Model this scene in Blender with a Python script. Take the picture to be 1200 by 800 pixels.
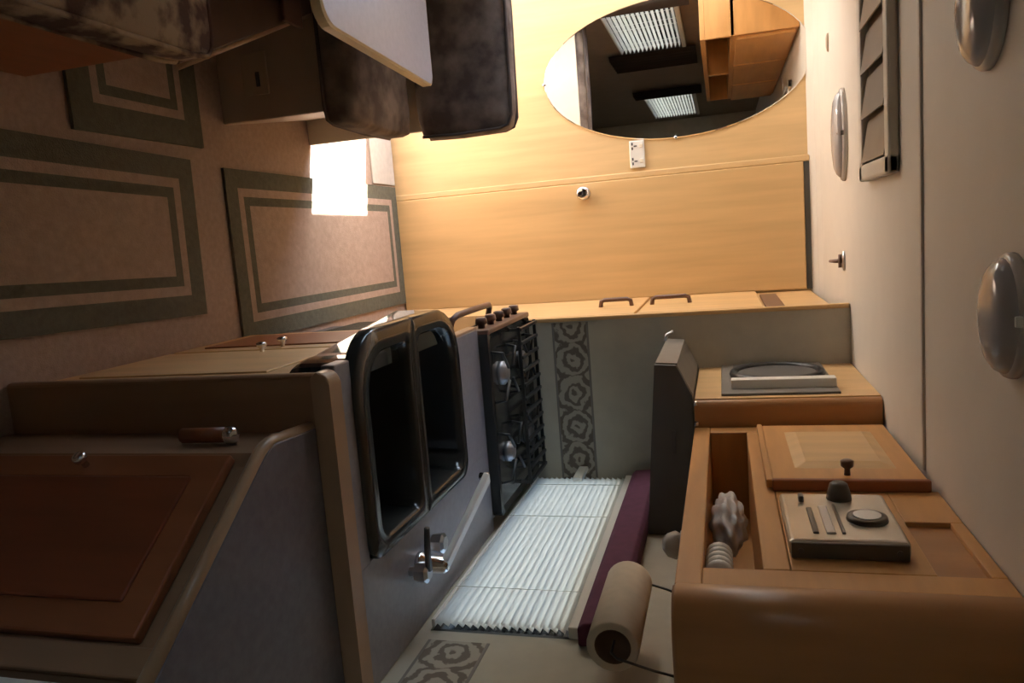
import bpy, bmesh, math, random
from mathutils import Vector, Matrix
random.seed(7)
for o in list(bpy.data.objects): bpy.data.objects.remove(o)
SC = bpy.context.scene
COL = SC.collection

# ------------------------------------------------------------------ camera
# the photograph was taken with the phone on its side: world up points to the right of the frame
F = 890.0
EYE = Vector((0, 0, 1.555))
A_ = 135.0
yd = Vector((245, -136, F)).normalized()
zd = Vector(((F * F - 136 * A_) / 245.0, -A_, -F)).normalized()
xd = yd.cross(zd)
c_right = Vector((xd[0], yd[0], zd[0])); c_down = Vector((xd[1], yd[1], zd[1])); c_fwd = Vector((xd[2], yd[2], zd[2]))
cam_d = bpy.data.cameras.new('camera'); cam = bpy.data.objects.new('camera', cam_d); COL.objects.link(cam)
cam_d.sensor_fit = 'HORIZONTAL'; cam_d.sensor_width = 36; cam_d.lens = F * 36 / 1200; cam_d.clip_start = .02
mw = Matrix.Identity(4)
for i in range(3):
    mw[i][0] = c_right[i]; mw[i][1] = -c_down[i]; mw[i][2] = -c_fwd[i]; mw[i][3] = EYE[i]
cam.matrix_world = mw
SC.camera = cam

# ------------------------------------------------------------------ sky, sun, exposure
wd = bpy.data.worlds.new('sky'); SC.world = wd; wd.use_nodes = True
nt = wd.node_tree; nt.nodes.clear()
sky = nt.nodes.new('ShaderNodeTexSky'); sky.sky_type = 'NISHITA'; sky.sun_disc = False
sky.sun_elevation = math.radians(56); sky.sun_rotation = math.radians(285); sky.dust_density = 2.5
bg = nt.nodes.new('ShaderNodeBackground'); bg.inputs[1].default_value = .30
wo = nt.nodes.new('ShaderNodeOutputWorld')
nt.links.new(sky.outputs[0], bg.inputs[0]); nt.links.new(bg.outputs[0], wo.inputs[0])
sl = bpy.data.lights.new('sun', 'SUN'); sl.energy = 15; sl.angle = math.radians(.6); sl.color = (1, .95, .88)
so = bpy.data.objects.new('sun', sl); COL.objects.link(so); so.location = (-6, 5, 9)
so.rotation_euler = Vector((1, -.26, -1.55)).to_track_quat('-Z', 'Y').to_euler()
SC.view_settings.view_transform = 'Standard'; SC.view_settings.look = 'None'
SC.view_settings.gamma = 1; SC.view_settings.use_curve_mapping = False
SC.view_settings.exposure = 2.35

def portal(name, loc, sx, sy, rot):
    l = bpy.data.lights.new(name, 'AREA'); l.shape = 'RECTANGLE'; l.size = sx; l.size_y = sy
    l.cycles.is_portal = True
    o = bpy.data.objects.new(name, l); COL.objects.link(o); o.location = loc; o.rotation_euler = rot

# ------------------------------------------------------------------ main dimensions
WL, WR, YB, YF, H = -1.22, .93, -1.9, 3.567, 1.971
DY0, DY1, DZ = 2.955, 3.485, 1.72           # entrance door opening in the left wall
KW = (1.63, 2.765, .825, 1.176)             # kitchen window  y0 y1 z0 z1
LW1 = (1.72, 2.76, .95, 1.36)               # dinette window
LW2 = (-1.5, -.05, .92, 1.36)               # rear window
PY = 2.81                                   # kitchen partition
CZ = .80                                    # worktop

portal('door_portal', (WL - .06, (DY0 + DY1) / 2, DZ / 2), DZ, DY1 - DY0, (0, math.radians(-90), 0))
portal('kitchen_portal', (WR + .075, (KW[0] + KW[1]) / 2, (KW[2] + KW[3]) / 2), KW[3] - KW[2], KW[1] - KW[0], (0, math.radians(90), 0))
for n_, w in (('dinette_portal', LW1), ('rear_portal', LW2)):
    portal(n_, (WL - .075, (w[0] + w[1]) / 2, (w[2] + w[3]) / 2), w[3] - w[2], w[1] - w[0], (0, math.radians(-90), 0))

# ------------------------------------------------------------------ materials
MATS = {}
def mat(name, col, rough=.5, var=.12, scale=(8, 8, 8), bump=0, metal=0, spec=.5, col2=None, detail=4, coat=0, contrast=(.3, .7), bscale=None):
    m = bpy.data.materials.new(name); m.use_nodes = True; t = m.node_tree
    b = t.nodes['Principled BSDF']
    b.inputs['Roughness'].default_value = rough; b.inputs['Metallic'].default_value = metal
    b.inputs['Specular IOR Level'].default_value = spec; b.inputs['Coat Weight'].default_value = coat
    tc = t.nodes.new('ShaderNodeTexCoord'); mp = t.nodes.new('ShaderNodeMapping'); mp.inputs['Scale'].default_value = scale
    nz = t.nodes.new('ShaderNodeTexNoise'); nz.inputs['Scale'].default_value = 1; nz.inputs['Detail'].default_value = detail
    rp = t.nodes.new('ShaderNodeValToRGB'); rp.color_ramp.elements[0].position, rp.color_ramp.elements[1].position = contrast
    c2 = col2 or tuple(c * (1 - var) for c in col); c1 = col if col2 else tuple(min(1, c * (1 + var)) for c in col)
    rp.color_ramp.elements[0].color = (*c2, 1); rp.color_ramp.elements[1].color = (*c1, 1)
    t.links.new(tc.outputs['Object'], mp.inputs[0]); t.links.new(mp.outputs[0], nz.inputs['Vector'])
    t.links.new(nz.outputs[0], rp.inputs[0]); t.links.new(rp.outputs[0], b.inputs['Base Color'])
    if bump:
        bp = t.nodes.new('ShaderNodeBump'); bp.inputs['Strength'].default_value = bump; bp.inputs['Distance'].default_value = .004
        src = nz
        if bscale:
            src = t.nodes.new('ShaderNodeTexNoise'); src.inputs['Scale'].default_value = bscale; src.inputs['Detail'].default_value = 2
            t.links.new(tc.outputs['Object'], src.inputs['Vector'])
        t.links.new(src.outputs[0], bp.inputs['Height']); t.links.new(bp.outputs[0], b.inputs['Normal'])
    MATS[name] = m
    return m
mat('wall_wood', (.70, .49, .25), .38, .09, (26, 26, 2.2), spec=.4)
mat('door_wood', (.68, .46, .22), .38, .09, (22, 22, 1.6), spec=.4)
mat('locker_wood', (.58, .29, .095), .4, .12, (4, 3, 22), spec=.45)
mat('locker_end_wood', (.46, .22, .08), .32, .10, (20, 20, 3), spec=.5)
mat('pale_wood', (.66, .42, .19), .42, .1, (20, 20, 3))
mat('red_wood', (.21, .055, .02), .38, .14, (24, 24, 3))
mat('red_frame_wood', (.29, .095, .035), .38, .12, (24, 24, 3))
mat('bench_wood', (.32, .105, .04), .42, .12, (24, 5, 24))
mat('brown_panel', (.30, .17, .09), .40, .08, (22, 22, 2))
mat('lip_wood', (.42, .27, .16), .3, .08, (12, 12, 12))
mat('dark_brown', (.15, .10, .08), .5, .1)
mat('carpet', (.41, .31, .255), .95, .1, (60, 60, 60), bump=.5, spec=.1, bscale=260)
mat('rug_green', (.135, .133, .102), .95, .12, (60, 60, 60), bump=.6, spec=.1, bscale=240)
mat('rug_beige', (.41, .31, .25), .95, .1, (50, 50, 50), bump=.6, spec=.1, bscale=240)
mat('ceiling', (.70, .64, .55), .55, .02, (9, 9, 9), bump=.05, bscale=300, spec=.3)
mat('ceiling_trim', (.60, .54, .46), .5, .03)
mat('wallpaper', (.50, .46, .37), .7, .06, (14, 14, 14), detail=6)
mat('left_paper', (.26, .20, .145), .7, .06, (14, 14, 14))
mat('cream', (.70, .64, .52), .6, .05)
mat('beige_panel', (.50, .38, .28), .6, .05, (10, 10, 10))
mat('white_plastic', (.80, .78, .72), .35, .03)
mat('lamp_plastic', (.62, .57, .52), .22, .04)
mat('lamp_lens', (.46, .43, .42), .15, .06, coat=.3)
mat('vent_brown', (.20, .155, .115), .45, .1)
mat('vent_frame', (.60, .55, .47), .45, .04)
mat('chrome', (.80, .80, .82), .12, .03, metal=1)
mat('spout_glint', (.86, .89, .93), .22, .02, spec=.8)  # bluish white colour painted in for the window's reflection on the chrome spout
mat('steel', (.55, .55, .56), .28, .04, metal=1)
mat('brown_metal', (.16, .085, .06), .35, .1)
mat('dark_grey', (.085, .08, .078), .45, .08)
mat('mid_grey', (.20, .18, .155), .45, .08)
mat('hood_grey', (.105, .10, .095), .45, .06)
mat('worktop', (.28, .275, .30), .28, .08, (60, 60, 60), spec=.5)  # blue tint in the base colour paints the bluish window reflection
mat('unit_top', (.165, .165, .195), .25, .08, (60, 60, 60), spec=.5)  # bluish tint painted in for a cool reflection, as on the worktop
mat('table_top', (.50, .455, .46), .3, .05, (60, 60, 60))
mat('table_trim', (.78, .62, .36), .35, .06)
mat('black_enamel', (.030, .031, .029), .16, .1, spec=.6)
mat('apron_gloss', (.012, .016, .015), .045, .1, spec=.8, coat=1)
mat('cast_black', (.018, .018, .018), .42, .2)
mat('burner', (.35, .35, .36), .35, .1, metal=.6)
mat('mat_grey', (.52, .49, .44), .8, .06, (40, 40, 40))
mat('purple', (.125, .035, .075), .85, .12, (30, 30, 30))
mat('paper', (.66, .58, .46), .9, .04, (40, 40, 40), bump=.2)
mat('card', (.16, .10, .065), .9, .1)
mat('gap_shade', (.10, .10, .095), .7, .05)
mat('bag', (.62, .60, .60), .35, .1)
mat('curtain', (.09, .065, .05), .9, .2, (10, 10, 3))
mat('ground', (.30, .29, .27), .95, .1, (3, 3, 3))
mat('lift_beige', (.52, .40, .28), .6, .06)
mat('brown_fabric', (.33, .26, .21), .9, scale=(11, 11, 11), col2=(.14, .105, .085), detail=5, spec=.15, contrast=(.38, .66), bump=.15, bscale=300)
mat('floral_fabric', (.40, .31, .22), .9, scale=(13, 13, 13), col2=(.11, .07, .06), detail=5, spec=.15, contrast=(.42, .58), bump=.15, bscale=300)
mat('piping', (.12, .09, .075), .8, .1)
mat('control_face', (.62, .55, .45), .25, .08, metal=.35)
mat('control_dark', (.10, .085, .065), .4, .08)

def glass(name):
    m = bpy.data.materials.new(name); m.use_nodes = True; t = m.node_tree; t.nodes.clear()
    o = t.nodes.new('ShaderNodeOutputMaterial'); x = t.nodes.new('ShaderNodeMixShader'); f = t.nodes.new('ShaderNodeFresnel')
    f.inputs[0].default_value = 1.4
    a = t.nodes.new('ShaderNodeBsdfTransparent'); a.inputs[0].default_value = (.82, .86, .87, 1)
    g = t.nodes.new('ShaderNodeBsdfGlossy'); g.inputs['Roughness'].default_value = .02
    t.links.new(f.outputs[0], x.inputs[0]); t.links.new(a.outputs[0], x.inputs[1]); t.links.new(g.outputs[0], x.inputs[2]); t.links.new(x.outputs[0], o.inputs[0])
    MATS[name] = m
glass('glass')
def slatmat(name, col, tr):
    m = bpy.data.materials.new(name); m.use_nodes = True; t = m.node_tree; t.nodes.clear()
    o = t.nodes.new('ShaderNodeOutputMaterial'); x = t.nodes.new('ShaderNodeMixShader'); x.inputs[0].default_value = tr
    tc = t.nodes.new('ShaderNodeTexCoord'); nz = t.nodes.new('ShaderNodeTexNoise'); nz.inputs['Scale'].default_value = 3
    rp = t.nodes.new('ShaderNodeValToRGB'); rp.color_ramp.elements[0].color = (*[c * .93 for c in col], 1); rp.color_ramp.elements[1].color = (*col, 1)
    a = t.nodes.new('ShaderNodeBsdfDiffuse'); g = t.nodes.new('ShaderNodeBsdfTranslucent')
    t.links.new(tc.outputs['Object'], nz.inputs['Vector']); t.links.new(nz.outputs[0], rp.inputs[0])
    t.links.new(rp.outputs[0], a.inputs[0]); t.links.new(rp.outputs[0], g.inputs[0])
    t.links.new(a.outputs[0], x.inputs[1]); t.links.new(g.outputs[0], x.inputs[2]); t.links.new(x.outputs[0], o.inputs[0])
    MATS[name] = m
slatmat('slat', (.80, .79, .75), .5); slatmat('kitchen_slat', (.66, .65, .61), .42)
def mirrormat():
    m = bpy.data.materials.new('mirror_glass'); m.use_nodes = True; b = m.node_tree.nodes['Principled BSDF']
    b.inputs['Metallic'].default_value = 1; b.inputs['Roughness'].default_value = .01; b.inputs['Base Color'].default_value = (.82, .82, .80, 1)
    MATS['mirror_glass'] = m
mirrormat()
def bordermat(name, axis, zc):
    # printed scrollwork of the wallpaper border: rosettes in a row, each a swirl of rings
    m = bpy.data.materials.new(name); m.use_nodes = True; t = m.node_tree; b = t.nodes['Principled BSDF']; b.inputs['Roughness'].default_value = .7
    N = t.nodes.new; L = t.links.new
    tc = N('ShaderNodeTexCoord'); nz = N('ShaderNodeTexNoise'); nz.inputs['Scale'].default_value = 26; nz.inputs['Detail'].default_value = 3
    L(tc.outputs['Object'], nz.inputs['Vector'])
    mx = N('ShaderNodeVectorMath'); mx.operation = 'MULTIPLY_ADD'; mx.inputs[1].default_value = (.055, .055, .055)
    L(nz.outputs['Color'], mx.inputs[0]); L(tc.outputs['Object'], mx.inputs[2])
    sp = N('ShaderNodeSeparateXYZ'); L(mx.outputs[0], sp.inputs[0])
    u = N('ShaderNodeMath'); u.operation = 'PINGPONG'; u.inputs[1].default_value = .065; L(sp.outputs[axis], u.inputs[0])
    zz = N('ShaderNodeMath'); zz.operation = 'SUBTRACT'; zz.inputs[1].default_value = zc + .0275; L(sp.outputs[2], zz.inputs[0])
    cb = N('ShaderNodeCombineXYZ'); L(u.outputs[0], cb.inputs[0]); L(zz.outputs[0], cb.inputs[1])
    wv = N('ShaderNodeTexWave'); wv.wave_type = 'RINGS'; wv.rings_direction = 'SPHERICAL'; wv.inputs['Scale'].default_value = 9; wv.inputs['Distortion'].default_value = 2.5; wv.inputs['Detail'].default_value = 2
    L(cb.outputs[0], wv.inputs['Vector'])
    rp = N('ShaderNodeValToRGB'); rp.color_ramp.elements[0].position = .30; rp.color_ramp.elements[1].position = .62
    rp.color_ramp.elements[0].color = (.15, .12, .095, 1); rp.color_ramp.elements[1].color = (.40, .36, .29, 1)
    L(wv.outputs[0], rp.inputs[0]); L(rp.outputs[0], b.inputs['Base Color'])
    MATS[name] = m
bordermat('border_x', 0, .9875); bordermat('border_y', 1, .915)

# ------------------------------------------------------------------ mesh helpers
OFF = {}
def link(name, bm, m, parent=None, smooth=False, mats=None, base=None):
    """one mesh object; bm is in world coordinates"""
    me = bpy.data.meshes.new(name)
    if parent is not None: off = OFF[parent.name]
    else:
        if base is None:
            xs = [v.co for v in bm.verts]
            off = Vector(((min(v.x for v in xs) + max(v.x for v in xs)) / 2, (min(v.y for v in xs) + max(v.y for v in xs)) / 2, min(v.z for v in xs)))
        else: off = Vector(base)
    bmesh.ops.recalc_face_normals(bm, faces=bm.faces)
    bmesh.ops.translate(bm, verts=bm.verts, vec=-off)
    if smooth:
        for f in bm.faces: f.smooth = True
    bm.to_mesh(me); bm.free()
    for mm in (mats or [m]): me.materials.append(MATS[mm])
    o = bpy.data.objects.new(name, me); COL.objects.link(o)
    if parent is not None: o.parent = parent
    else: o.location = off
    OFF[o.name] = off
    return o
def thing(name, loc, label, cat, group=None):
    o = bpy.data.objects.new(name, None); COL.objects.link(o); o.location = loc; o.empty_display_size = .1
    OFF[o.name] = Vector(loc); tag(o, label, cat, group); return o
def tag(o, label, cat=None, group=None, kind=None):
    o['label'] = label
    if cat: o['category'] = cat
    if group: o['group'] = group
    if kind: o['kind'] = kind
    return o
def struct(o, label, cat): return tag(o, label, cat, None, 'structure')
def B(x0, x1, y0, y1, z0, z1, bev=0, seg=2, bm=None):
    b = bmesh.new()
    bmesh.ops.create_cube(b, size=1)
    for v in b.verts:
        v.co = Vector((x0 if v.co.x < 0 else x1, y0 if v.co.y < 0 else y1, z0 if v.co.z < 0 else z1))
    if bev: bmesh.ops.bevel(b, geom=list(b.edges), offset=bev, segments=seg, affect='EDGES', profile=.5)
    return merge(bm, b)
def merge(bm, b):
    if bm is None: return b
    me = bpy.data.meshes.new('tmp'); b.to_mesh(me); b.free(); bm.from_mesh(me); bpy.data.meshes.remove(me); return bm
def tube(pts, r, n=8, bm=None, cap=True):
    b = bmesh.new(); pts = [Vector(p) for p in pts]; rings = []
    rr = r if isinstance(r, (list, tuple)) else [r] * len(pts)
    d0 = (pts[1] - pts[0]).normalized(); up = Vector((0, 0, 1)) if abs(d0.z) < .9 else Vector((1, 0, 0))
    for i, p in enumerate(pts):
        d = (pts[min(i + 1, len(pts) - 1)] - pts[max(i - 1, 0)]).normalized()
        s = d.cross(up)
        if s.length < 1e-4: s = Vector((1, 0, 0))
        s.normalize(); u = s.cross(d).normalized(); up = u
        rings.append([b.verts.new(p + s * math.cos(2 * math.pi * k / n) * rr[i] + u * math.sin(2 * math.pi * k / n) * rr[i]) for k in range(n)])
    for i in range(len(rings) - 1):
        for k in range(n): b.faces.new((rings[i][k], rings[i][(k + 1) % n], rings[i + 1][(k + 1) % n], rings[i + 1][k]))
    if cap: b.faces.new(rings[0]); b.faces.new(rings[-1])
    return merge(bm, b)
def loft(loops, bm=None, cap0=True, cap1=True):
    b = bmesh.new(); R = [[b.verts.new(p) for p in l] for l in loops]; n = len(R[0])
    for i in range(len(R) - 1):
        for k in range(n): b.faces.new((R[i][k], R[i][(k + 1) % n], R[i + 1][(k + 1) % n], R[i + 1][k]))
    if cap0: b.faces.new(R[0])
    if cap1: b.faces.new(R[-1])
    return merge(bm, b)
def prism(poly, axis, a, c, bev=0, bm=None):
    """poly in the two other axes (order x,y,z without axis), extruded from a to c"""
    def P(p, v):
        if axis == 'z': return (p[0], p[1], v)
        if axis == 'y': return (p[0], v, p[1])
        return (v, p[0], p[1])
    b = loft([[P(p, a) for p in poly], [P(p, c) for p in poly]])
    if bev: bmesh.ops.bevel(b, geom=list(b.edges), offset=bev, segments=2, affect='EDGES', profile=.5)
    return merge(bm, b)
def rrect(x0, x1, y0, y1, rs, n=8):
    """rounded rectangle; rs = radii at (x0,y0),(x1,y0),(x1,y1),(x0,y1)"""
    if not isinstance(rs, (list, tuple)): rs = [rs] * 4
    out = []
    for (cx, cy, a0, r) in ((x0 + rs[0], y0 + rs[0], 180, rs[0]), (x1 - rs[1], y0 + rs[1], 270, rs[1]), (x1 - rs[2], y1 - rs[2], 0, rs[2]), (x0 + rs[3], y1 - rs[3], 90, rs[3])):
        for k in range(n + 1):
            a = math.radians(a0 + 90 * k / n); out.append((cx + r * math.cos(a), cy + r * math.sin(a)))
    return out
def disc_dome(c, rx, ry, prof, n=32):
    """oval dome hanging from the ceiling; prof = [(scale, drop)]"""
    return loft([[(c[0] + rx * s * math.cos(2 * math.pi * k / n), c[1] + ry * s * math.sin(2 * math.pi * k / n), c[2] - d) for k in range(n)] for s, d in prof])
def cushion(x0, x1, y0, y1, z0, z1, r=.03, puff=.012, amp=.004):
    b = bmesh.new(); bmesh.ops.create_cube(b, size=1)
    bmesh.ops.subdivide_edges(b, edges=list(b.edges), cuts=9, use_grid_fill=True)
    cx, cy, cz = (x0 + x1) / 2, (y0 + y1) / 2, (z0 + z1) / 2; hx, hy, hz = (x1 - x0) / 2, (y1 - y0) / 2, (z1 - z0) / 2
    for v in b.verts:
        u = [max(-1, min(1, 2 * c)) for c in v.co]
        u = [math.copysign(abs(c) ** .8, c) for c in u]
        p = Vector((u[0] * hx, u[1] * hy, u[2] * hz))
        q = Vector((max(-(hx - r), min(hx - r, p.x)), max(-(hy - r), min(hy - r, p.y)), max(-(hz - r), min(hz - r, p.z))))
        d = p - q
        if d.length > 1e-6: p = q + d.normalized() * r
        w = [(1 - u[i] ** 2) for i in range(3)]
        g = [puff * w[1] * w[2], puff * w[0] * w[2], puff * w[0] * w[1]]
        for i in range(3):
            if abs(u[i]) > .97: p[i] += math.copysign(g[i], u[i])
        p += Vector((random.uniform(-1, 1), random.uniform(-1, 1), random.uniform(-1, 1))) * amp * .3
        v.co = p + Vector((cx, cy, cz))
    return b

# ================================================================== THE SETTING
fl = link('floor', B(WL, WR, YB, YF, -.05, 0), 'carpet', base=(0, 0, -.05))
struct(fl, 'pinkish beige carpeted floor of the caravan', 'floor')
g = link('ground', B(-14, 14, -12, 14, -.56, -.5), 'ground', base=(0, 0, -.56)); struct(g, 'pale ground outside the caravan', 'ground')
# ceiling with a coved edge to the far wall
prof = [(YB, H), (3.40, H), (3.47, H - .004), (3.53, H - .018), (YF, H - .045), (YF, H + .06), (YB, H + .06)]
ce = link('ceiling', prism(prof, 'x', WL, WR), 'ceiling', base=(0, 0, H)); struct(ce, 'cream caravan ceiling with a coved edge', 'ceiling')
# right wall around the kitchen window
def wall_with_holes(name, x0, x1, holes, m):
    ys = sorted(set([YB, YF] + [h[0] for h in holes] + [h[1] for h in holes])); bm = None
    for a, c in zip(ys[:-1], ys[1:]):
        hh = [h for h in holes if h[0] <= a + 1e-6 and h[1] >= c - 1e-6]
        if hh:
            if hh[0][2] > -.04: bm = B(x0, x1, a, c, -.05, hh[0][2], bm=bm)
            bm = B(x0, x1, a, c, hh[0][3], H + .06, bm=bm)
        else: bm = B(x0, x1, a, c, -.05, H + .06, bm=bm)
    return link(name, bm, m, base=((x0 + x1) / 2, 0, 0))
wr = wall_with_holes('wall_right', WR, WR + .06, [KW], 'wallpaper'); struct(wr, 'cream papered wall behind the kitchen worktop', 'wall')
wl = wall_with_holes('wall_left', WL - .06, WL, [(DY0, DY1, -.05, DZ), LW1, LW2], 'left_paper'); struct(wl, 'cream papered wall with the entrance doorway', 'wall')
bw = link('wall_back', B(WL, WR, YB - .05, YB, -.05, H + .06), 'wallpaper'); struct(bw, 'papered end wall behind the viewer', 'wall')
fw = link('wall_far', B(WL, WR, YF, YF + .04, -.05, H + .06), 'wall_wood'); struct(fw, 'honey coloured maple panelled end wall carrying the oval mirror', 'wall')
tr = link('trim_1', B(-.272, -.245, YF - .012, YF, 0, H - .04, .004), 'wall_wood'); struct(tr, 'narrow maple strip between mirror wall and washroom door', 'trim')
gp = link('trim_2', B(-.245, .305, YF - .006, YF, 1.908, H - .03), 'gap_shade'); struct(gp, 'dark grey strip standing in for the shaded gap above the washroom door', 'trim')  # solid strip coloured dark in place of a shaded recess
dr = thing('door_1', (.03, YF, 0), 'plain honey maple washroom door with round chrome knob', 'door'); dr['kind'] = 'structure'
link('leaf', B(-.243, .302, YF - .022, YF - .002, .008, 1.905, .004), 'door_wood', dr)
kb = link('knob', tube([(-.196, YF - .022, .949), (-.196, YF - .034, .949), (-.196, YF - .045, .949), (-.196, YF - .062, .949), (-.196, YF - .067, .949)], [.012, .012, .028, .030, .02], 16), 'chrome', dr, True)
link('knob_plate', tube([(-.196, YF - .020, .949), (-.196, YF - .026, .949)], .030, 16), 'steel', dr, True)
ct = link('trim_3', B(WL, .575, 1.812, 1.826, H - .006, H + .002, .002), 'ceiling_trim'); struct(ct, 'thin seam strip running across the ceiling', 'trim')
# partition between kitchen and the tall unit
pt = thing('wall_partition', (.62, PY, 0), 'cream papered partition behind the cooker with a scrollwork border', 'wall'); pt['kind'] = 'structure'
link('panel', B(.312, WR, PY, PY + .018, 0, H), 'wallpaper', pt)
link('edge_strip', B(.298, .314, PY - .006, PY + .022, 0, H - .002, .004), 'pale_wood', pt)
link('wallpaper_border', B(.318, WR, PY - .002, PY, .925, 1.05), 'border_x', pt)
for z in (.918, 1.05): link('border_line', B(.318, WR, PY - .0025, PY, z, z + .008), 'mid_grey', pt)
link('wallpaper_border', B(WR - .002, WR, .6, 1.585, .845, .985), 'border_y', wr)
for z in (.838, .985): link('border_line', B(WR - .0025, WR, .6, 1.585, z, z + .007), 'mid_grey', wr)

def window(name, x, side, w, label):
    y0, y1, z0, z1 = w; e = thing(name, (x, (y0 + y1) / 2, z0), label, 'window'); e['kind'] = 'structure'
    xa, xb = sorted((x + side * .005, x + side * .05)); fw_ = .022; bm = None
    for q in ((y0, y1, z0, z0 + fw_), (y0, y1, z1 - fw_, z1), (y0, y0 + fw_, z0, z1), (y1 - fw_, y1, z0, z1)): bm = B(xa, xb, *q, .003, bm=bm)
    link('window_frame', bm, 'dark_grey', e)
    xa, xb = sorted((x + side * .030, x + side * .034)); link('pane', B(xa, xb, y0 + .02, y1 - .02, z0 + .02, z1 - .02), 'glass', e)
    return e
window('window_1', WR, 1, KW, 'kitchen window above the worktop behind a pale slatted blind')
window('window_2', WL, -1, LW1, 'window beside the dinette table, seen in the oval mirror')
window('window_3', WL, -1, LW2, 'rear side window, seen small in the oval mirror')
e = thing('door_2', (WL, (DY0 + DY1) / 2, 0), 'open entrance doorway with a pale frame letting in sunlight', 'doorway'); e['kind'] = 'structure'
link('jamb', B(WL - .06, WL + .012, DY0 - .028, DY0, 0, DZ, .003), 'white_plastic', e)
link('jamb', B(WL - .06, WL + .012, DY1, DY1 + .028, 0, DZ, .003), 'white_plastic', e)
link('head', B(WL - .06, WL + .012, DY0 - .028, DY1 + .028, DZ, DZ + .03, .003), 'white_plastic', e)
link('threshold', B(WL - .06, WL + .05, DY0, DY1, 0, .012, .003), 'steel', e)

# ---- blinds
def blind(x, side, w, pitch, tilt, label, sm='slat'):
    y0, y1, z0, z1 = w; e = thing('venetian_blind', (x, (y0 + y1) / 2, z0), label, 'blind')
    link('head_rail', B(min(x, x + side * .03), max(x, x + side * .03), y0, y1, z1 - .004, z1 + .022, .003), 'white_plastic', e)
    n = int((z1 - z0) / pitch); b = bmesh.new(); cw = .013; pts = []
    for k in range(5):
        s = -1 + k / 2; pts.append((s * cw * math.cos(tilt), s * cw * math.sin(tilt) + .0016 * (1 - s * s)))
    loops = [[b.verts.new((p[0], yy, p[1])) for p in pts] for yy in (y0 + .008, y1 - .008)]
    for k in range(4): b.faces.new((loops[0][k], loops[0][k + 1], loops[1][k + 1], loops[1][k]))
    for v in b.verts: v.co.y -= (y0 + y1) / 2
    me = bpy.data.meshes.new('slat'); b.to_mesh(me); b.free(); me.materials.append(MATS[sm])
    for p in me.polygons: p.use_smooth = True
    for i in range(n):
        o = bpy.data.objects.new('slat', me); COL.objects.link(o); o.parent = e
        o.location = (side * .015, 0, .014 + i * pitch + random.uniform(-.0006, .0006))
        o.rotation_euler = (0, math.radians(random.uniform(-3, 3)), 0)
    link('bottom_rail', B(min(x + side * .005, x + side * .025), max(x + side * .005, x + side * .025), y0 + .008, y1 - .008, z0 + .001, z0 + .010, .002), 'white_plastic', e)
    for fy in (.16, .62, .9):
        yy = y0 + (y1 - y0) * fy
        for dx in (.001, .029): link('ladder_cord', tube([(x + side * dx, yy, z0 + .005), (x + side * dx, yy, z1)], .0011, 5), 'white_plastic', e)
    return e
kbl = blind(WR, -1, KW, .0195, math.radians(52), 'pale grey slatted blind lit from outside above the worktop', 'kitchen_slat')
blind(WL, 1, LW1, .027, math.radians(-22), 'bright slatted blind at the dinette, upper of the two in the oval mirror')
blind(WL, 1, LW2, .027, math.radians(-22), 'bright slatted blind of the rear window, the lower one reflected in the oval mirror')
cl = link('blind_cleat', B(.874, .892, 2.655, 2.795, .990, 1.026, .005), 'white_plastic'); tag(cl, 'small white plastic tab at the far edge of the kitchen blind', 'cleat')

# ================================================================== MIRROR WALL
mi = thing('oval_mirror', (-.705, YF, .8), 'tall oval frameless mirror on the maple wall', 'mirror')
def oval(rx, rz, y): return [(-.705 + rx * math.cos(2 * math.pi * k / 64), y, 1.376 + rz * math.sin(2 * math.pi * k / 64)) for k in range(64)]
link('glass', loft([oval(.300, .577, YF - .001), oval(.303, .580, YF - .004), oval(.299, .576, YF - .0065)]), 'mirror_glass', mi)
for (x, z) in ((-.403, 1.376), (-.705, 1.957), (-.705, .795)):
    link('clip', tube([(x, YF - .001, z), (x, YF - .011, z), (x, YF - .013, z)], [.008, .008, .005], 10), 'chrome', mi, True)
sk = thing('wall_socket', (-.348, YF, 1.165), 'cream double wall socket just below the oval mirror', 'socket')
link('plate', B(-.410, -.288, YF - .012, YF, 1.168, 1.236, .005), 'white_plastic', sk)
for x in (-.385, -.318):
    link('rocker', B(x - .008, x + .008, YF - .016, YF - .010, 1.214, 1.229, .002), 'cream', sk)
    bm = None
    for (dx, dz, w_, h_) in ((0, .020, .003, .007), (-.010, .006, .006, .0035), (.010, .006, .006, .0035)): bm = B(x + dx - w_, x + dx + w_, YF - .0128, YF - .011, 1.176 + dz - h_, 1.176 + dz + h_, bm=bm)
    link('pin_holes', bm, 'dark_grey', sk)

# ================================================================== CEILING FITTINGS
def dome_light(c, rx, ry, label, oval_split):
    e = thing('ceiling_light', (c[0], c[1], H), label, 'lamp', 'ceiling lights')
    link('base', disc_dome((c[0], c[1], H), rx, ry, [(1, 0), (1.0, .008), (.97, .014), (.90, .016)]), 'lamp_plastic', e, True)
    link('lens', disc_dome((c[0], c[1], H - .010), rx * .93, ry * .90, [(1, 0), (.985, .008), (.92, .017), (.78, .025), (.5, .030), (.2, .032)]), 'lamp_lens', e, True)
    if oval_split: link('split_band', B(c[0] - .004, c[0] + .004, c[1] - ry * .80, c[1] + ry * .80, H - .034, H - .012, .002), 'lamp_plastic', e)
    link('switch', B(c[0] - .008, c[0] + .008, c[1] - ry * .99, c[1] - ry * .88, H - .022, H - .012, .002), 'dark_grey' if oval_split else 'white_plastic', e)
dome_light((-.272, 2.86), .155, .075, 'long oval double ceiling light nearest the maple wall', True)
dome_light((.168, 1.285), .095, .075, 'oval ceiling light nearest the overhead lockers', False)
dome_light((-.312, 1.395), .105, .085, 'oval ceiling light beside the seam, above the dinette side', False)
v = thing('roof_vent', (-.4, 2.23, H), 'long rectangular ceiling vent with brown louvres in a pale frame', 'vent')
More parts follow.
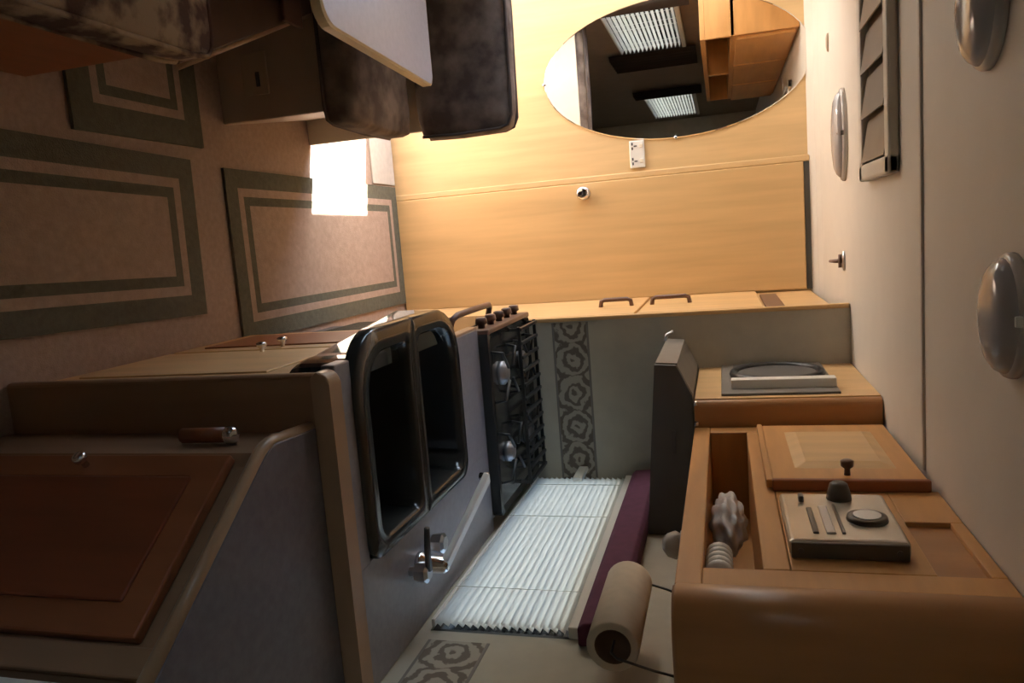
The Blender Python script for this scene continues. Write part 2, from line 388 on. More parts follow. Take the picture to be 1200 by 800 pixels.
bm = None
for q in ((-.78, -.092, 2.03, 2.075), (-.78, -.092, 2.385, 2.43), (-.78, -.735, 2.03, 2.43), (-.137, -.092, 2.03, 2.43)): bm = B(q[0], q[1], q[2], q[3], H - .026, H, .006, bm=bm)
link('frame', bm, 'vent_frame', v)
link('backing', B(-.74, -.13, 2.07, 2.39, H - .004, H), 'vent_brown', v)
for i in range(5):
    x = -.735 + i * .1195
    b = B(x + .003, x + .117, 2.078, 2.382, -.002, .002)
    bmesh.ops.rotate(b, verts=b.verts, cent=(x + .06, 2.23, 0), matrix=Matrix.Rotation(math.radians(9), 3, 'Y')); bmesh.ops.translate(b, verts=b.verts, vec=(0, 0, H - .016))
    link('louvre', b, 'vent_brown', v)
hk = thing('ceiling_hook', (.158, 2.915, H), 'small dark metal turn catch on the ceiling by the washroom door', 'catch')
link('plate', disc_dome((.158, 2.915, H), .035, .022, [(1, 0), (1, .006), (.8, .009)], 20), 'steel', hk, True)
link('stem', tube([(.158, 2.915, H - .006), (.158, 2.93, H - .030), (.158, 2.95, H - .045)], [.008, .007, .005], 8), 'brown_metal', hk, True)
link('wing', tube([(.135, 2.915, H - .016), (.181, 2.915, H - .016)], .006, 8), 'brown_metal', hk, True)
st = link('ceiling_stud', disc_dome((-.648, 3.20, H), .035, .012, [(1, 0), (.9, .006), (.5, .009)], 16), 'lift_beige', None, True); tag(st, 'tiny beige cover cap on the ceiling above the oval mirror', 'cap')

# ================================================================== RUGS (flat woven frames inside one another)
def rug(x0, x1, y0, y1, cx, label, b1=.062, b2=.028, b3=.03):
    t = .011; bm = bmesh.new()
    ins = [0, b1, b1 + b2, b1 + b2 + b3]
    L = []
    for i, d in enumerate(ins):
        L.append([bm.verts.new((p[0], p[1], t)) for p in ((x0 + d, y0 + d), (x1 - d, y0 + d), (x1 - d, y1 - d), (x0 + d, y1 - d))])
    low = [bm.verts.new((v.co.x, v.co.y, .001)) for v in L[0]]
    for i in range(3):
        for k in range(4):
            f = bm.faces.new((L[i][k], L[i][(k + 1) % 4], L[i + 1][(k + 1) % 4], L[i + 1][k])); f.material_index = (0, 1, 0)[i]
    bm.faces.new(L[3]).material_index = 1
    for k in range(4): bm.faces.new((low[k], low[(k + 1) % 4], L[0][(k + 1) % 4], L[0][k])).material_index = 0
    bm.faces.new(low[::-1])
    o = link('rug', bm, None, mats=['rug_green', 'rug_beige']); tag(o, label, 'rug', 'green bordered carpet mats'); return o
rug(-.312, .262, 2.185, 3.545, 0, 'green bordered beige mat in front of the washroom door')
r = rug(-.342, .128, .75, 2.02, 0, 'green bordered beige mat in the aisle, nearest the viewer'); r.rotation_euler[2] = math.radians(-1.6)
rug(-.88, -.366, 1.60, 2.10, 0, 'small green bordered mat reaching under the dinette table', .075, .025, .028)

em = link('entrance_mat', B(-1.15, -.322, 3.31, 3.555, .001, .008, .002), 'mat_grey'); tag(em, 'pale grey mat on the floor below the mirror wall, beside the sun patch', 'mat')
# ================================================================== DINETTE
def bench_cushion(name, box, m, label, group=None, pip=True, **kw):
    e = thing(name, ((box[0] + box[1]) / 2, (box[2] + box[3]) / 2, box[4]), label, 'cushion', group)
    link('cover', cushion(*box, **kw), m, e, True); return e
nb = thing('bench', (-.8, 1.0, 0), 'wooden bench base with orange-brown side, nearest the viewer', 'bench')
link('side_panel', B(-.49, -.472, .50, 1.49, 0, .392, .004), 'bench_wood', nb)
link('end_panel', B(WL + .005, -.49, 1.472, 1.49, 0, .392, .003), 'bench_wood', nb)
link('box', B(WL + .005, -.49, .50, 1.472, 0, .392, .003), 'bench_wood', nb)
c = bench_cushion('seat_cushion', (WL + .01, -.445, .52, 1.515, .404, .507), 'floral_fabric', 'cream and brown floral seat cushion on the nearest bench', r=.03, puff=.01)
for z in (.410, .494): link('piping', tube([(-.452, .55, z), (-.442, .9, z), (-.445, 1.44, z), (-.452, 1.495, z), (-.475, 1.513, z), (-.9, 1.518, z)], .006, 6), 'floral_fabric', c, True)
sb = thing('bed_board', (-.9, 1.8, .37), 'dark brown board with pale edge bridging the benches under the table', 'board')
link('board', prism([(-.455, 1.525), (-.728, 2.165), (WL + .01, 2.165), (WL + .01, 1.525)], 'z', .368, .398, .004), 'dark_brown', sb)
link('edge_trim', tube([(-.452, 1.53, .386), (-.6, 1.874, .386), (-.726, 2.163, .386)], .009, 8), 'lip_wood', sb, True)
for x in (-1.1, -.8): link('leg', B(x - .018, x + .018, 1.60, 1.636, 0.012, .368, .003), 'dark_brown', sb)
fb = thing('bench', (-.85, 2.55, 0), 'beige panelled bench base beside the sunlit floor', 'bench')
link('box', prism([(WL + .005, 2.23), (-.452, 2.23), (-.535, 2.76), (WL + .005, 2.76)], 'z', 0, .372, .006), 'beige_panel', fb)
link('access_plate', B(-.662, -.53, 2.223, 2.232, .095, .185, .003), 'lift_beige', fb)
link('finger_slot', B(-.60, -.555, 2.219, 2.2235, .145, .158, .001), 'dark_grey', fb)
bk = link('back_board', B(WL + .005, -.44, 2.768, 2.784, 0, .82, .004), 'cream'); tag(bk, 'cream board behind the dark brown back cushion, facing the sunlit entrance', 'board')
c = bench_cushion('seat_cushion', (WL + .01, -.408, 2.190, 2.660, .386, .490), 'brown_fabric', 'dark brown floral seat cushion behind the pale table', r=.026, puff=.012)
link('piping', tube([(-1.2, 2.19, .393), (-.46, 2.188, .393), (-.42, 2.2, .393), (-.410, 2.24, .393), (-.406, 2.45, .393), (-.411, 2.66, .393)], .006, 6), 'piping', c, True)
c = bench_cushion('back_cushion', (WL + .01, -.402, 2.666, 2.754, .504, .862), 'brown_fabric', 'dark brown floral back cushion standing in front of the mirror wall', r=.035, puff=.012)
for y in (2.672, 2.748):
    link('piping', tube([(-.404, y, .52), (-.399, y, .65), (-.403, y, .815), (-.413, y, .845), (-.445, y, .860), (-.8, y, .866), (-1.2, y, .862)], .0062, 6), 'piping', c, True)
tb = thing('dinette_table', (-.87, 2.04, 0), 'pale lavender grey dinette table with cream edging', 'table')
ol = rrect(WL + .02, -.52, 1.69, 2.39, [.01, .055, .03, .01], 6)
ol = [(x - (.028 * max(0, (2.3 - y)) / .6 if x > -.7 else 0), y) for x, y in ol]
link('top', loft([[(x, y, .655) for x, y in ol], [(x, y, .6805) for x, y in ol]]), 'table_top', tb)
def off_poly(pl, d):
    cx = sum(p[0] for p in pl) / len(pl); cy = sum(p[1] for p in pl) / len(pl); hx = max(abs(p[0] - cx) for p in pl); hy = max(abs(p[1] - cy) for p in pl)
    return [(cx + (p[0] - cx) * (1 + d / hx), cy + (p[1] - cy) * (1 + d / hy)) for p in pl]
oo = off_poly(ol, .006)
link('edge_trim', loft([[(x, y, .653) for x, y in ol], [(x, y, .653) for x, y in oo], [(x, y, .678) for x, y in oo], [(x, y, .682) for x, y in ol]], None, False, False), 'table_trim', tb)
link('leg', B(-.80, -.76, 2.00, 2.06, .4, .655, .004), 'brown_metal', tb)
link('foot', B(-.92, -.66, 1.98, 2.08, .398, .412, .004), 'brown_metal', tb)
# overhead locker of the dinette side (seen in the mirror)
ll = thing('overhead_locker', (-1.08, 2.0, 1.5), 'maple overhead locker with two open slots, reflected in the oval mirror', 'locker')
bm = B(WL + .002, -.94, .95, 2.95, 1.49, 1.515, .003)
for q in ((.95, .97), (1.93, 1.97), (2.93, 2.95)): bm = B(WL + .002, -.94, q[0], q[1], 1.515, 1.66, .002, bm=bm)
bm = B(WL + .002, -.94, .95, 2.95, 1.64, H - .003, .003, bm=bm)
link('body', bm, 'locker_wood', ll)
for q in ((.98, 1.60), (1.63, 2.26), (2.29, 2.93)): link('door', B(-.94, -.922, q[0], q[1], 1.665, H - .02, .005), 'locker_wood', ll)
for i, (y0, y1, lab) in enumerate(((2.78, 2.92, 'nearest the entrance doorway'), (1.25, 1.71, 'on the viewer side of the dinette window'), (-.02, .22, 'beside the rear window'))):
    bm = bmesh.new(); n = 25; z0, z1 = (.86, 1.44)
    rows = [[bm.verts.new((WL + .035 + .018 * math.sin(k * 1.55) , y0 + (y1 - y0) * k / (n - 1), z)) for k in range(n)] for z in (z0, z1)]
    for k in range(n - 1): bm.faces.new((rows[0][k], rows[0][k + 1], rows[1][k + 1], rows[1][k]))
    gm = bmesh.ops.solidify(bm, geom=list(bm.faces), thickness=.003)
    o = link('curtain', bm, 'curtain', None, True); tag(o, 'dark brown gathered curtain %s' % lab, 'curtain', 'dark brown curtains')

# ================================================================== TALL CUPBOARD beyond the partition
tc = thing('tall_cupboard', (.62, 3.19, 0), 'maple tall cupboard with dark bow handles beside the washroom door', 'cupboard')
link('carcass', B(.312, WR - .002, PY + .024, YF - .002, 0, H - .05, .002), 'pale_wood', tc)
def bow(x, y, z0, z1, out, r, m, parent, name='handle'):
    pts = [(x, y, z0), (x - out * .8, y, z0 + .004), (x - out, y, z0 + .018), (x - out, y, z1 - .018), (x - out * .8, y, z1 - .004), (x, y, z1)]
    return link(name, tube(pts, r, 8), m, parent, True)
for (z0, z1, h) in ((.06, 1.225, (1.055, 1.185)), (1.24, 1.69, (1.268, 1.42))):
    d = link('door', B(.300, .313, PY + .05, YF - .03, z0, z1, .003), 'pale_wood', tc)
    bow(.301, 3.16, h[0], h[1], .030, .009, 'brown_metal', d)
vp = link('vent_panel', B(.302, .313, 2.86, 3.38, 1.70, 1.765, .002), 'brown_metal', tc)

# ================================================================== KITCHEN
kc = thing('kitchen_cabinet', (.6, 1.76, 0), 'wood fronted kitchen base cabinet under the sink', 'cabinet')
link('carcass', B(.255, WR - .002, 1.335, 2.265, 0, .60, .002), 'pale_wood', kc)
for (y0, y1, z0, z1, kz, ky, pm_) in ((1.36, 1.80, .03, .655, .36, 1.76, 'pale_wood'), (1.815, 2.19, .03, .655, .36, 1.86, 'red_frame_wood')):
    d = link('door', B(.238, .256, y0, y1, z0, z1, .004), 'pale_wood', kc)
    link('door_panel', B(.234, .240, y0 + .06, y1 - .06, z0 + .06, z1 - .06, .003), pm_, d)
    link('knob', tube([(.24, ky, kz), (.228, ky, kz), (.222, ky, kz), (.214, ky, kz), (.211, ky, kz)], [.006, .006, .013, .014, .008], 12), 'chrome', d, True)
ep = thing('kitchen_end_panel', (.58, 1.318, 0), 'brown laminate end panel closing the kitchen unit behind the corner cupboard', 'panel')
link('panel', B(.224, WR - .002, 1.306, 1.332, 0, .785, .010, 3), 'brown_panel', ep)
pts = [(.60, .800), (.30, .800), (.252, .796), (.232, .778), (.222, .74), (.222, .40), (.222, .03)]
bm = prism(rrect(.221, WR - .002, .772, .812, [.012, .004, .004, .025], 5), 'y', 1.298, 1.345, .004)
link('lipping', bm, 'lip_wood', ep)
wt = thing('worktop', (.6, 1.8, CZ - .03), 'grey laminate kitchen worktop around the sink', 'worktop')
bm = B(.215, .66, 1.346, 1.412, CZ - .032, CZ, .004); bm = B(.655, WR - .002, 1.346, 2.268, CZ - .032, CZ, .004, bm=bm); bm = B(.262, .66, 2.045, 2.268, CZ - .032, CZ, .004, bm=bm)
link('slab', bm, 'worktop', wt)
link('front_edge', B(.255, .266, 2.06, 2.268, CZ - .034, CZ - .001, .003), 'lip_wood', wt)
# sink: bow fronted, two bowls
sn = thing('kitchen_sink', (.42, 1.73, .6), 'glossy black two bowl sink with a bowed front', 'sink')
def pan(o, i, d, name):
    n = 8
    O = rrect(*o, n); I = rrect(*i, n)
    def ins(l, s):
        cx = sum(p[0] for p in l) / len(l); cy = sum(p[1] for p in l) / len(l); return [(cx + (p[0] - cx) * s, cy + (p[1] - cy) * s) for p in l]
    z = CZ
    lp = [[(x, y, z - .02) for x, y in O], [(x, y, z + .004) for x, y in O], [(x, y, z + .011) for x, y in ins(O, .985)], [(x, y, z + .012) for x, y in ins(I, 1.03)],
          [(x, y, z + .007) for x, y in I], [(x, y, z - .012) for x, y in ins(I, .975)], [(x, y, z - d + .03) for x, y in ins(I, .93)], [(x, y, z - d + .006) for x, y in ins(I, .88)], [(x, y, z - d) for x, y in ins(I, .78)]]
    o_ = link(name, loft(lp, None, False, True), 'black_enamel', sn, True)
    return o_
pan((.163, .665, 1.405, 1.728, [.13, .05, .004, .004]), (.218, .632, 1.462, 1.695, [.105, .05, .03, .03]), .15, 'small_bowl')
pan((.163, .665, 1.728, 2.052, [.004, .004, .05, .15]), (.214, .632, 1.756, 2.022, [.03, .03, .05, .115]), .16, 'large_bowl')
for (x, y, d) in ((.43, 1.58, .15), (.43, 1.89, .16)): link('drain', tube([(x, y, CZ - d), (x, y, CZ - d + .004)], .028, 16), 'chrome', sn, True)
# bowed apron below the front rim
ap = []
front = [(.212 + .028 * (1 - math.cos(math.radians(a))), 1.50 - .12 * math.sin(math.radians(a))) for a in (90, 75, 60, 45, 30, 15)] + [(.212 - .050 * k / 6, 1.50 + .42 * k / 6) for k in range(7)] + [(.162 + .090 * (1 - math.cos(math.radians(a))), 1.92 + .10 * math.sin(math.radians(a))) for a in (15, 30, 45, 60, 75, 90)]
for z, ins_ in ((.665, .012), (.672, .003), (.684, 0), (.778, 0), (.787, .002)):
    ap.append([(x + ins_, y, z) for x, y in front] + [(.262, 2.02, z), (.262, 1.38, z)])
link('apron', loft(ap), 'apron_gloss', sn)
tp = thing('mixer_tap', (.77, 1.655, CZ), 'chrome kitchen mixer tap with clear knobs and long flat spout', 'tap')
link('base', tube([(.77, 1.655, CZ), (.77, 1.655, CZ + .012), (.77, 1.655, CZ + .016), (.77, 1.655, CZ + .07), (.77, 1.655, CZ + .078)], [.030, .030, .022, .020, .014], 16), 'chrome', tp, True)
b = B(-.020, .020, 0, .27, -.011, .007, .005); bmesh.ops.rotate(b, verts=b.verts, cent=(0, 0, 0), matrix=Matrix.Rotation(math.radians(10), 3, 'Y')); bmesh.ops.rotate(b, verts=b.verts, cent=(0, 0, 0), matrix=Matrix.Rotation(math.radians(12), 3, 'X')); bmesh.ops.rotate(b, verts=b.verts, cent=(0, 0, 0), matrix=Matrix.Rotation(math.radians(36), 3, 'Z')); bmesh.ops.translate(b, verts=b.verts, vec=(.77, 1.655, CZ + .072))
link('spout', b, 'spout_glint', tp)
link('spout_tip', tube([(.615, 1.868, CZ + .128), (.614, 1.87, CZ + .105)], [.012, .010], 12), 'chrome', tp, True)
for (dx, dy) in ((-.005, -.055), (-.03, .06)):
    x, y = .77 + dx, 1.655 + dy
    link('knob', tube([(x, y, CZ), (x, y, CZ + .012), (x, y, CZ + .018), (x, y, CZ + .045), (x, y, CZ + .052)], [.012, .012, .024, .027, .018], 7), 'steel', tp)
link('lever', tube([(.757, 1.60, CZ + .05), (.69, 1.575, CZ + .062), (.64, 1.565, CZ + .07)], [.009, .008, .007], 8), 'dark_grey', tp, True)
# cooker
ck = thing('cooker', (.6, 2.5, 0), 'black gas cooker with bow handle and control knobs beside the papered partition', 'cooker')
link('body', B(.285, .890, 2.272, PY - .008, .0, .80, .004), 'dark_grey', ck)
link('oven_door', B(.272, .287, 2.285, PY - .02, .12, .73, .005), 'black_enamel', ck)
link('fascia', B(.268, .287, 2.275, PY - .01, .75, .835, .005), 'brown_metal', ck)
link('handle', tube([(.272, 2.31, .690), (.236, 2.315, .700), (.224, 2.35, .708), (.222, 2.52, .712), (.224, 2.70, .708), (.236, 2.735, .700), (.272, 2.74, .690)], .011, 10), 'brown_metal', ck, True)
for i in range(5):
    y = 2.33 + i * .1
    link('knob', tube([(.268, y, .795), (.258, y, .795), (.252, y, .795), (.236, y, .795), (.233, y, .795)], [.012, .012, .021, .018, .012], 12), 'brown_metal', ck, True)
HZ = .835
link('hob', loft([[(x, y, HZ - .035) for x, y in rrect(.275, .885, 2.270, PY - .012, .02, 4)], [(x, y, HZ - .005) for x, y in rrect(.275, .885, 2.270, PY - .012, .02, 4)], [(x, y, HZ) for x, y in rrect(.283, .877, 2.278, PY - .020, .02, 4)], [(x, y, HZ - .009) for x, y in rrect(.303, .86, 2.296, PY - .038, .02, 4)]]), 'black_enamel', ck)
for (x, y, r_) in ((.43, 2.40, .040), (.70, 2.40, .034), (.43, 2.66, .034), (.70, 2.66, .040)):
    bb = link('burner', tube([(x, y, HZ - .01), (x, y, HZ + .004), (x, y, HZ + .006), (x, y, HZ + .014), (x, y, HZ + .017)], [r_, r_, r_ * .8, r_ * .8, r_ * .6], 18), 'burner', ck, True)
    for a in range(4):
        an = math.radians(45 + 90 * a); z = HZ + .026
        link('pan_support', tube([(x + .03 * math.cos(an), y + .03 * math.sin(an), z), (x + .11 * math.cos(an), y + .11 * math.sin(an), z), (x + .118 * math.cos(an), y + .118 * math.sin(an), HZ - .009)], .005, 6), 'cast_black', ck, True)
for i in range(12):
    x = .305 + i * .050
    link('grid_bar', B(x - .006, x + .006, 2.545, PY - .03, HZ + .022, HZ + .034, .002), 'cast_black', ck)
link('grid_rail', B(.295, .865, 2.54, 2.552, HZ + .018, HZ + .030, .002), 'cast_black', ck); link('grid_rail', B(.295, .865, PY - .042, PY - .03, HZ + .018, HZ + .030, .002), 'cast_black', ck)
for (x, y) in ((.305, 2.546), (.855, 2.546), (.305, PY - .036), (.855, PY - .036)): link('grid_foot', B(x - .005, x + .005, y - .005, y + .005, HZ - .012, HZ + .02), 'cast_black', ck)
# cooker hood
hd = thing('cooker_hood', (.66, 2.53, 1.3), 'dark grey cooker hood with sloped front under the lockers', 'cooker hood')
link('housing', prism([(.396, 1.345), (.400, 1.410), (.495, 1.453), (WR - .002, 1.453), (WR - .002, 1.298), (.70, 1.318)], 'y', 2.268, PY - .01, .003), 'hood_grey', hd)
b = prism([(.392, 1.348), (.396, 1.412), (.402, 1.412), (.402, 1.348)], 'y', 2.28, PY - .02); link('front_strip', b, 'mid_grey', hd)
link('slope_panel', prism([(.402, 1.4120), (.490, 1.4525), (.494, 1.4500), (.405, 1.4095)], 'y', 2.28, PY - .02), 'mid_grey', hd)
link('side_slot', B(.60, .67, 2.264, 2.269, 1.385, 1.398, .001), 'dark_grey', hd)
link('tab', tube([(.393, 2.74, 1.345), (.372, 2.745, 1.352), (.362, 2.75, 1.375)], .006, 8), 'steel', hd, True)

# pelmet and paper roll
pm = link('pelmet', prism([(WR - .001, 1.20), (.885, 1.20), (.872, 1.215), (.868, 1.285), (.88, 1.298), (WR - .001, 1.298)], 'y', 1.60, 2.74, .004), 'purple'); tag(pm, 'dark purple padded pelmet along the top of the kitchen window', 'pelmet')
kr = thing('kitchen_roll', (.80, 1.5, 1.26), 'cream paper kitchen roll hanging beside the purple pelmet', 'paper roll')
RX, RZ, RR = .795, 1.318, .052
def ring(r, y, n=28): return [(RX + r * math.cos(2 * math.pi * k / n), y, RZ + r * math.sin(2 * math.pi * k / n)) for k in range(n)]
link('paper', loft([ring(.021, 1.66), ring(RR - .003, 1.66), ring(RR, 1.657), ring(RR, 1.378), ring(RR - .003, 1.375), ring(.036, 1.376)], None, False, False), 'paper', kr, True)
link('core', loft([ring(.021, 1.659), ring(.037, 1.376), ring(.034, 1.376), ring(.030, 1.40)], None, False, True), 'card', kr, True)
rh = thing('roll_holder', (.80, 1.5, 1.4), 'thin dark wire holder carrying the kitchen roll', 'holder')
link('wire', tube([(.795, 1.41, 1.318), (.795, 1.355, 1.318), (.80, 1.345, 1.33), (.82, 1.345, 1.40), (.84, 1.36, 1.452)], .0026, 6), 'dark_grey', rh, True)
link('wire', tube([(.795, 1.655, 1.318), (.795, 1.675, 1.318), (.80, 1.682, 1.33), (.82, 1.682, 1.40), (.84, 1.68, 1.452)], .0026, 6), 'dark_grey', rh, True)

# ================================================================== OVERHEAD LOCKERS
X1 = .585
lk = thing('overhead_locker', (.75, 1.74, 1.455), 'orange maple overhead locker with open slot and control box, nearest the viewer', 'locker')
TOP = H - .003
bm = B(X1, WR - .002, 1.225, 2.25, 1.455, 1.50, .003)                       # bottom
bm = B(X1, WR - .002, 2.19, 2.25, 1.50, TOP, .003, bm=bm)                    # far stile
bm = B(X1, WR - .002, 1.225, 1.292, 1.50, TOP, .003, bm=bm)                  # near stile
bm = B(X1, WR - .002, 1.292, 2.19, 1.600, 1.645, .003, bm=bm)                # rail above the slot
bm = B(X1 + .014, WR - .002, 1.292, 2.19, 1.645, TOP, .002, bm=bm)           # behind the doors
bm = B(.84, WR - .002, 1.292, 2.19, 1.50, 1.60, bm=bm)                       # back of the slot
bm = B(X1, X1 + .03, 1.292, 1.70, 1.646, 1.868, .002, bm=bm)                 # panel carrying the control box
bm = B(X1, X1 + .03, 1.525, 1.70, 1.868, TOP, .002, bm=bm)
bm = B(X1, X1 + .03, 1.292, 1.525, 1.945, TOP, .002, bm=bm)
link('carcass', bm, 'locker_wood', lk)
link('recess_panel', B(X1 + .010, X1 + .016, 1.292, 1.525, 1.868, 1.945), 'locker_end_wood', lk)
b = loft([[(x, y, z) for x, y in rrect(X1 - .002 + i_, WR - .002, 1.150 + i_, 1.2245, [.06, .004, .002, .002], 8)] for z, i_ in ((1.452, .006), (1.460, 0), (TOP - .004, 0), (TOP, .004))])
link('end_panel', b, 'locker_end_wood', lk, True)
d = link('door', B(X1 - .020, X1 + .001, 1.705, 2.188, 1.640, 1.955, .005), 'locker_wood', lk)
link('raised_panel', loft([[(X1 - .019, y, z) for y, z in rrect(1.79, 2.115, 1.692, 1.912, .004, 2)], [(X1 - .028, y, z) for y, z in rrect(1.825, 2.085, 1.722, 1.882, .004, 2)]]), 'pale_wood', d)
kn = link('knob', tube([(X1 - .018, 1.748, 1.800), (X1 - .034, 1.748, 1.800), (X1 - .040, 1.748, 1.800), (X1 - .052, 1.748, 1.800), (X1 - .055, 1.748, 1.80)], [.007, .006, .013, .014, .008], 12), 'brown_metal', d, True)
link('bottom_bead', B(X1 - .024, X1 - .004, 1.700, 2.188, 1.628, 1.642, .003), 'locker_wood', d)
link('side_bead', B(X1 - .026, X1 + .001, 1.692, 1.708, 1.640, 1.955, .004), 'red_frame_wood', d)
# far, deeper locker with a round grille panel
X2 = .51
l2 = thing('overhead_locker', (.72, 2.535, 1.46), 'deeper maple locker with grey round-grille panel above the cooker hood', 'locker')
bm = loft([[(x, y, z) for x, y in rrect(X2, WR - .002, 2.262, PY - .003, [.022, .002, .002, .002], 6)] for z in (1.456, TOP)])
link('carcass', bm, 'locker_end_wood', l2)
link('front_frame', B(X2 - .004, X2 + .004, 2.285, PY - .006, 1.458, TOP, .002), 'pale_wood', l2)
link('panel', B(X2 - .012, X2 - .003, 2.31, PY - .01, 1.535, 1.868, .003), 'mid_grey', l2)
link('inner_panel', B(X2 - .016, X2 - .011, 2.38, PY - .03, 1.575, 1.835, .002), 'hood_grey', l2)
b = bmesh.new(); n, m_ = 40, 8; vs = []
for i in range(n):
    a = 2 * math.pi * i / n
    vs.append([b.verts.new((X2 - .019 - .014 * math.sin(2 * math.pi * j / m_), 2.585 + (.135 + .014 * math.cos(2 * math.pi * j / m_)) * math.cos(a), 1.71 + (.135 + .014 * math.cos(2 * math.pi * j / m_)) * math.sin(a))) for j in range(m_)])
for i in range(n):
    for j in range(m_): b.faces.new((vs[i][j], vs[(i + 1) % n][j], vs[(i + 1) % n][(j + 1) % m_], vs[i][(j + 1) % m_]))
link('grille_ring', b, 'cast_black', l2, True)
link('grille_disc', tube([(X2 - .014, 2.585, 1.71), (X2 - .022, 2.585, 1.71)], .125, 32), 'hood_grey', l2)
link('pale_bar', B(X2 - .040, X2 - .010, 2.372, 2.415, 1.565, 1.865, .003), 'white_plastic', l2)
for (x, y) in ((X2 + .006, 2.263), (.575, 2.258)): link('corner_cap', B(x - .008, x + .008, y - .008, y + .004, 1.455, 1.468, .004), 'chrome', l2)
# control box
cb = thing('control_box', (X1 - .02, 1.467, 1.645), 'silvery beige control box with round gauge on the locker front', 'control box')
link('housing', B(X1 - .032, X1 - .001, 1.345, 1.592, 1.647, 1.842, .008, 3), 'control_face', cb)
link('side_cover', B(X1 - .030, X1 - .001, 1.338, 1.346, 1.650, 1.838, .002), 'control_dark', cb)
for yy, zz in ((1.345, 1.665), (1.345, 1.822)): link('screw', tube([(X1 - .016, yy - .008, zz), (X1 - .016, yy - .010, zz)], .005, 8), 'dark_grey', cb)
link('gauge_bezel', tube([(X1 - .031, 1.448, 1.790), (X1 - .040, 1.448, 1.790), (X1 - .041, 1.448, 1.790)], [.036, .034, .029], 24), 'control_dark', cb, True)
link('gauge_face', tube([(X1 - .040, 1.448, 1.790), (X1 - .0425, 1.448, 1.790)], .024, 20), 'white_plastic', cb)
for (y0, y1, z0, z1, m2) in ((1.375, 1.50, 1.690, 1.700, 'control_dark'), (1.375, 1.51, 1.712, 1.728, 'lamp_plastic'), (1.375, 1.52, 1.738, 1.744, 'control_dark')):
    link('switch_strip', B(X1 - .036, X1 - .030, y0, y1, z0, z1, .002), m2, cb)
link('knob', tube([(X1 - .031, 1.560, 1.757), (X1 - .044, 1.560, 1.757), (X1 - .062, 1.560, 1.757), (X1 - .066, 1.560, 1.757)], [.024, .022, .017, .012], 16), 'control_dark', cb, True)
link('toggle', B(X1 - .044, X1 - .030, 1.535, 1.560, 1.680, 1.69, .003), 'dark_grey', cb)
# things in the open slot
b = bmesh.new(); bmesh.ops.create_icosphere(b, subdivisions=4, radius=1)
for v_ in b.verts:
    p = v_.co.copy(); k = 1 + .16 * math.sin(7 * p.x + 3 * p.y) * math.cos(6 * p.z + 2 * p.x) + .10 * math.sin(13 * p.y + 5 * p.z)
    v_.co = Vector((.66 + p.x * k * .05, 1.69 + p.y * k * .115, 1.5425 + p.z * .036 * k))
mz = min(v_.co.z for v_ in b.verts); bmesh.ops.translate(b, verts=b.verts, vec=(0, 0, 1.5005 - mz))
o = link('plastic_bag', b, 'bag', None, True); tag(o, 'crumpled pale plastic bag stuffed in the open locker slot', 'bag')
pc = thing('cup_stack', (.63, 1.40, 1.5), 'small white ribbed stack of cups at the near end of the locker slot', 'cups')
for i in range(5): link('cup', tube([(.625, 1.345 + .02 * i, 1.526), (.625, 1.359 + .02 * i, 1.526), (.625, 1.363 + .02 * i, 1.526)], [.0225, .0252, .0235], 16), 'white_plastic', pc, True)
bl = thing('locker_lamp', (.70, 1.56, 1.40), 'small pale plastic lamp under the orange maple locker', 'lamp')
link('base', tube([(.66, 1.56, 1.4545), (.66, 1.56, 1.446)], .030, 16), 'lamp_plastic', bl, True)
link('globe', tube([(.66, 1.56, 1.447), (.66, 1.56, 1.435), (.66, 1.56, 1.418), (.66, 1.56, 1.408)], [.024, .030, .024, .010], 16), 'lamp_plastic', bl, True)

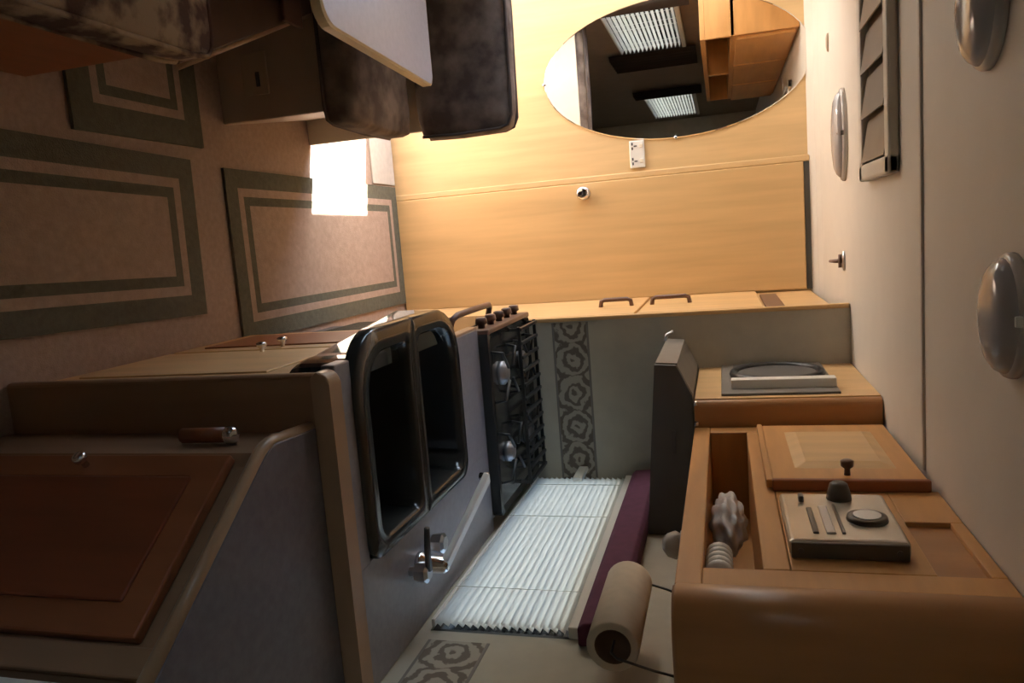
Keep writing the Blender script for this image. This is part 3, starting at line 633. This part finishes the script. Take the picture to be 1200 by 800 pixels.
# ================================================================== NEAR CORNER CUPBOARD
cu = thing('corner_cupboard', (.6, 1.05, 0), 'red-brown corner cupboard with grey top in the right foreground', 'cupboard')
p0 = Vector((.335, 1.13)); dv = Vector((.588, -.809)); nv = Vector((-.809, -.588))
def dp(s, o): q = p0 + dv * s + nv * o; return (q.x, q.y)
S1 = .392
body = [(.338, 1.296), (.338, 1.15), dp(.012, -.02), dp(S1, -.02), (WR - .003, dp(S1, -.02)[1]), (WR - .003, 1.296)]
link('carcass', prism(body, 'z', 0, .742), 'brown_panel', cu)
top = [(.330, 1.297), (.322, 1.16), (.326, 1.142), (.334, 1.128), dp(.03, .004), dp(S1 + .01, .004), (WR - .003, dp(S1, 0)[1]), (WR - .003, 1.297)]
link('top', prism(top, 'z', .745, .774, .003), 'unit_top', cu)
def dbox(s0, s1, o0, o1, z0, z1, bev=.003):
    b = B(s0, s1, o0, o1, z0, z1, bev)
    for v_ in b.verts:
        q = p0 + dv * v_.co.x + nv * v_.co.y; v_.co = Vector((q.x, q.y, v_.co.z))
    return b
edge = [(.330, 1.296, .760), (.321, 1.16, .760), (.325, 1.142, .760), (*dp(0, .005), .760), (*dp(.2, .005), .760), (*dp(S1 + .01, .005), .760)]
link('top_edging', tube(edge, .0125, 8), 'lip_wood', cu, True)
dd = link('door', dbox(.0, .338, -.019, .002, .04, .700, .004), 'red_frame_wood', cu)
link('door_panel', dbox(.05, .285, .001, .006, .10, .645, .004), 'red_wood', dd)
link('side_rail', dbox(.346, S1, -.019, -.004, .04, .742, .003), 'brown_panel', cu)
b = tube([(.026, .002, .40), (.026, .014, .40), (.026, .019, .40), (.026, .030, .40), (.026, .033, .40)], [.006, .006, .012, .013, .008], 12)
for v_ in b.verts:
    q = p0 + dv * v_.co.x + nv * v_.co.y; v_.co = Vector((q.x, q.y, v_.co.z))
link('knob', b, 'chrome', dd, True)
la = thing('door_catch', (.32, 1.2, .53), 'small wooden peg catch with metal end on the side of the corner cupboard', 'catch')
link('peg', tube([(.319, 1.205, .54), (.319, 1.208, .632)], .015, 12), 'red_frame_wood', la, True)
link('cap', tube([(.319, 1.208, .633), (.319, 1.208, .638), (.319, 1.208, .652), (.319, 1.208, .660)], [.013, .017, .017, .008], 12), 'chrome', la, True)
q = dp(S1 + .005, 0)
cp = link('cream_panel', B(q[0] + .006, WR - .003, .45, q[1] - .006, 0, .735, .006), 'cream'); tag(cp, 'cream panel at the lower corner beside the red-brown cupboard door', 'panel')
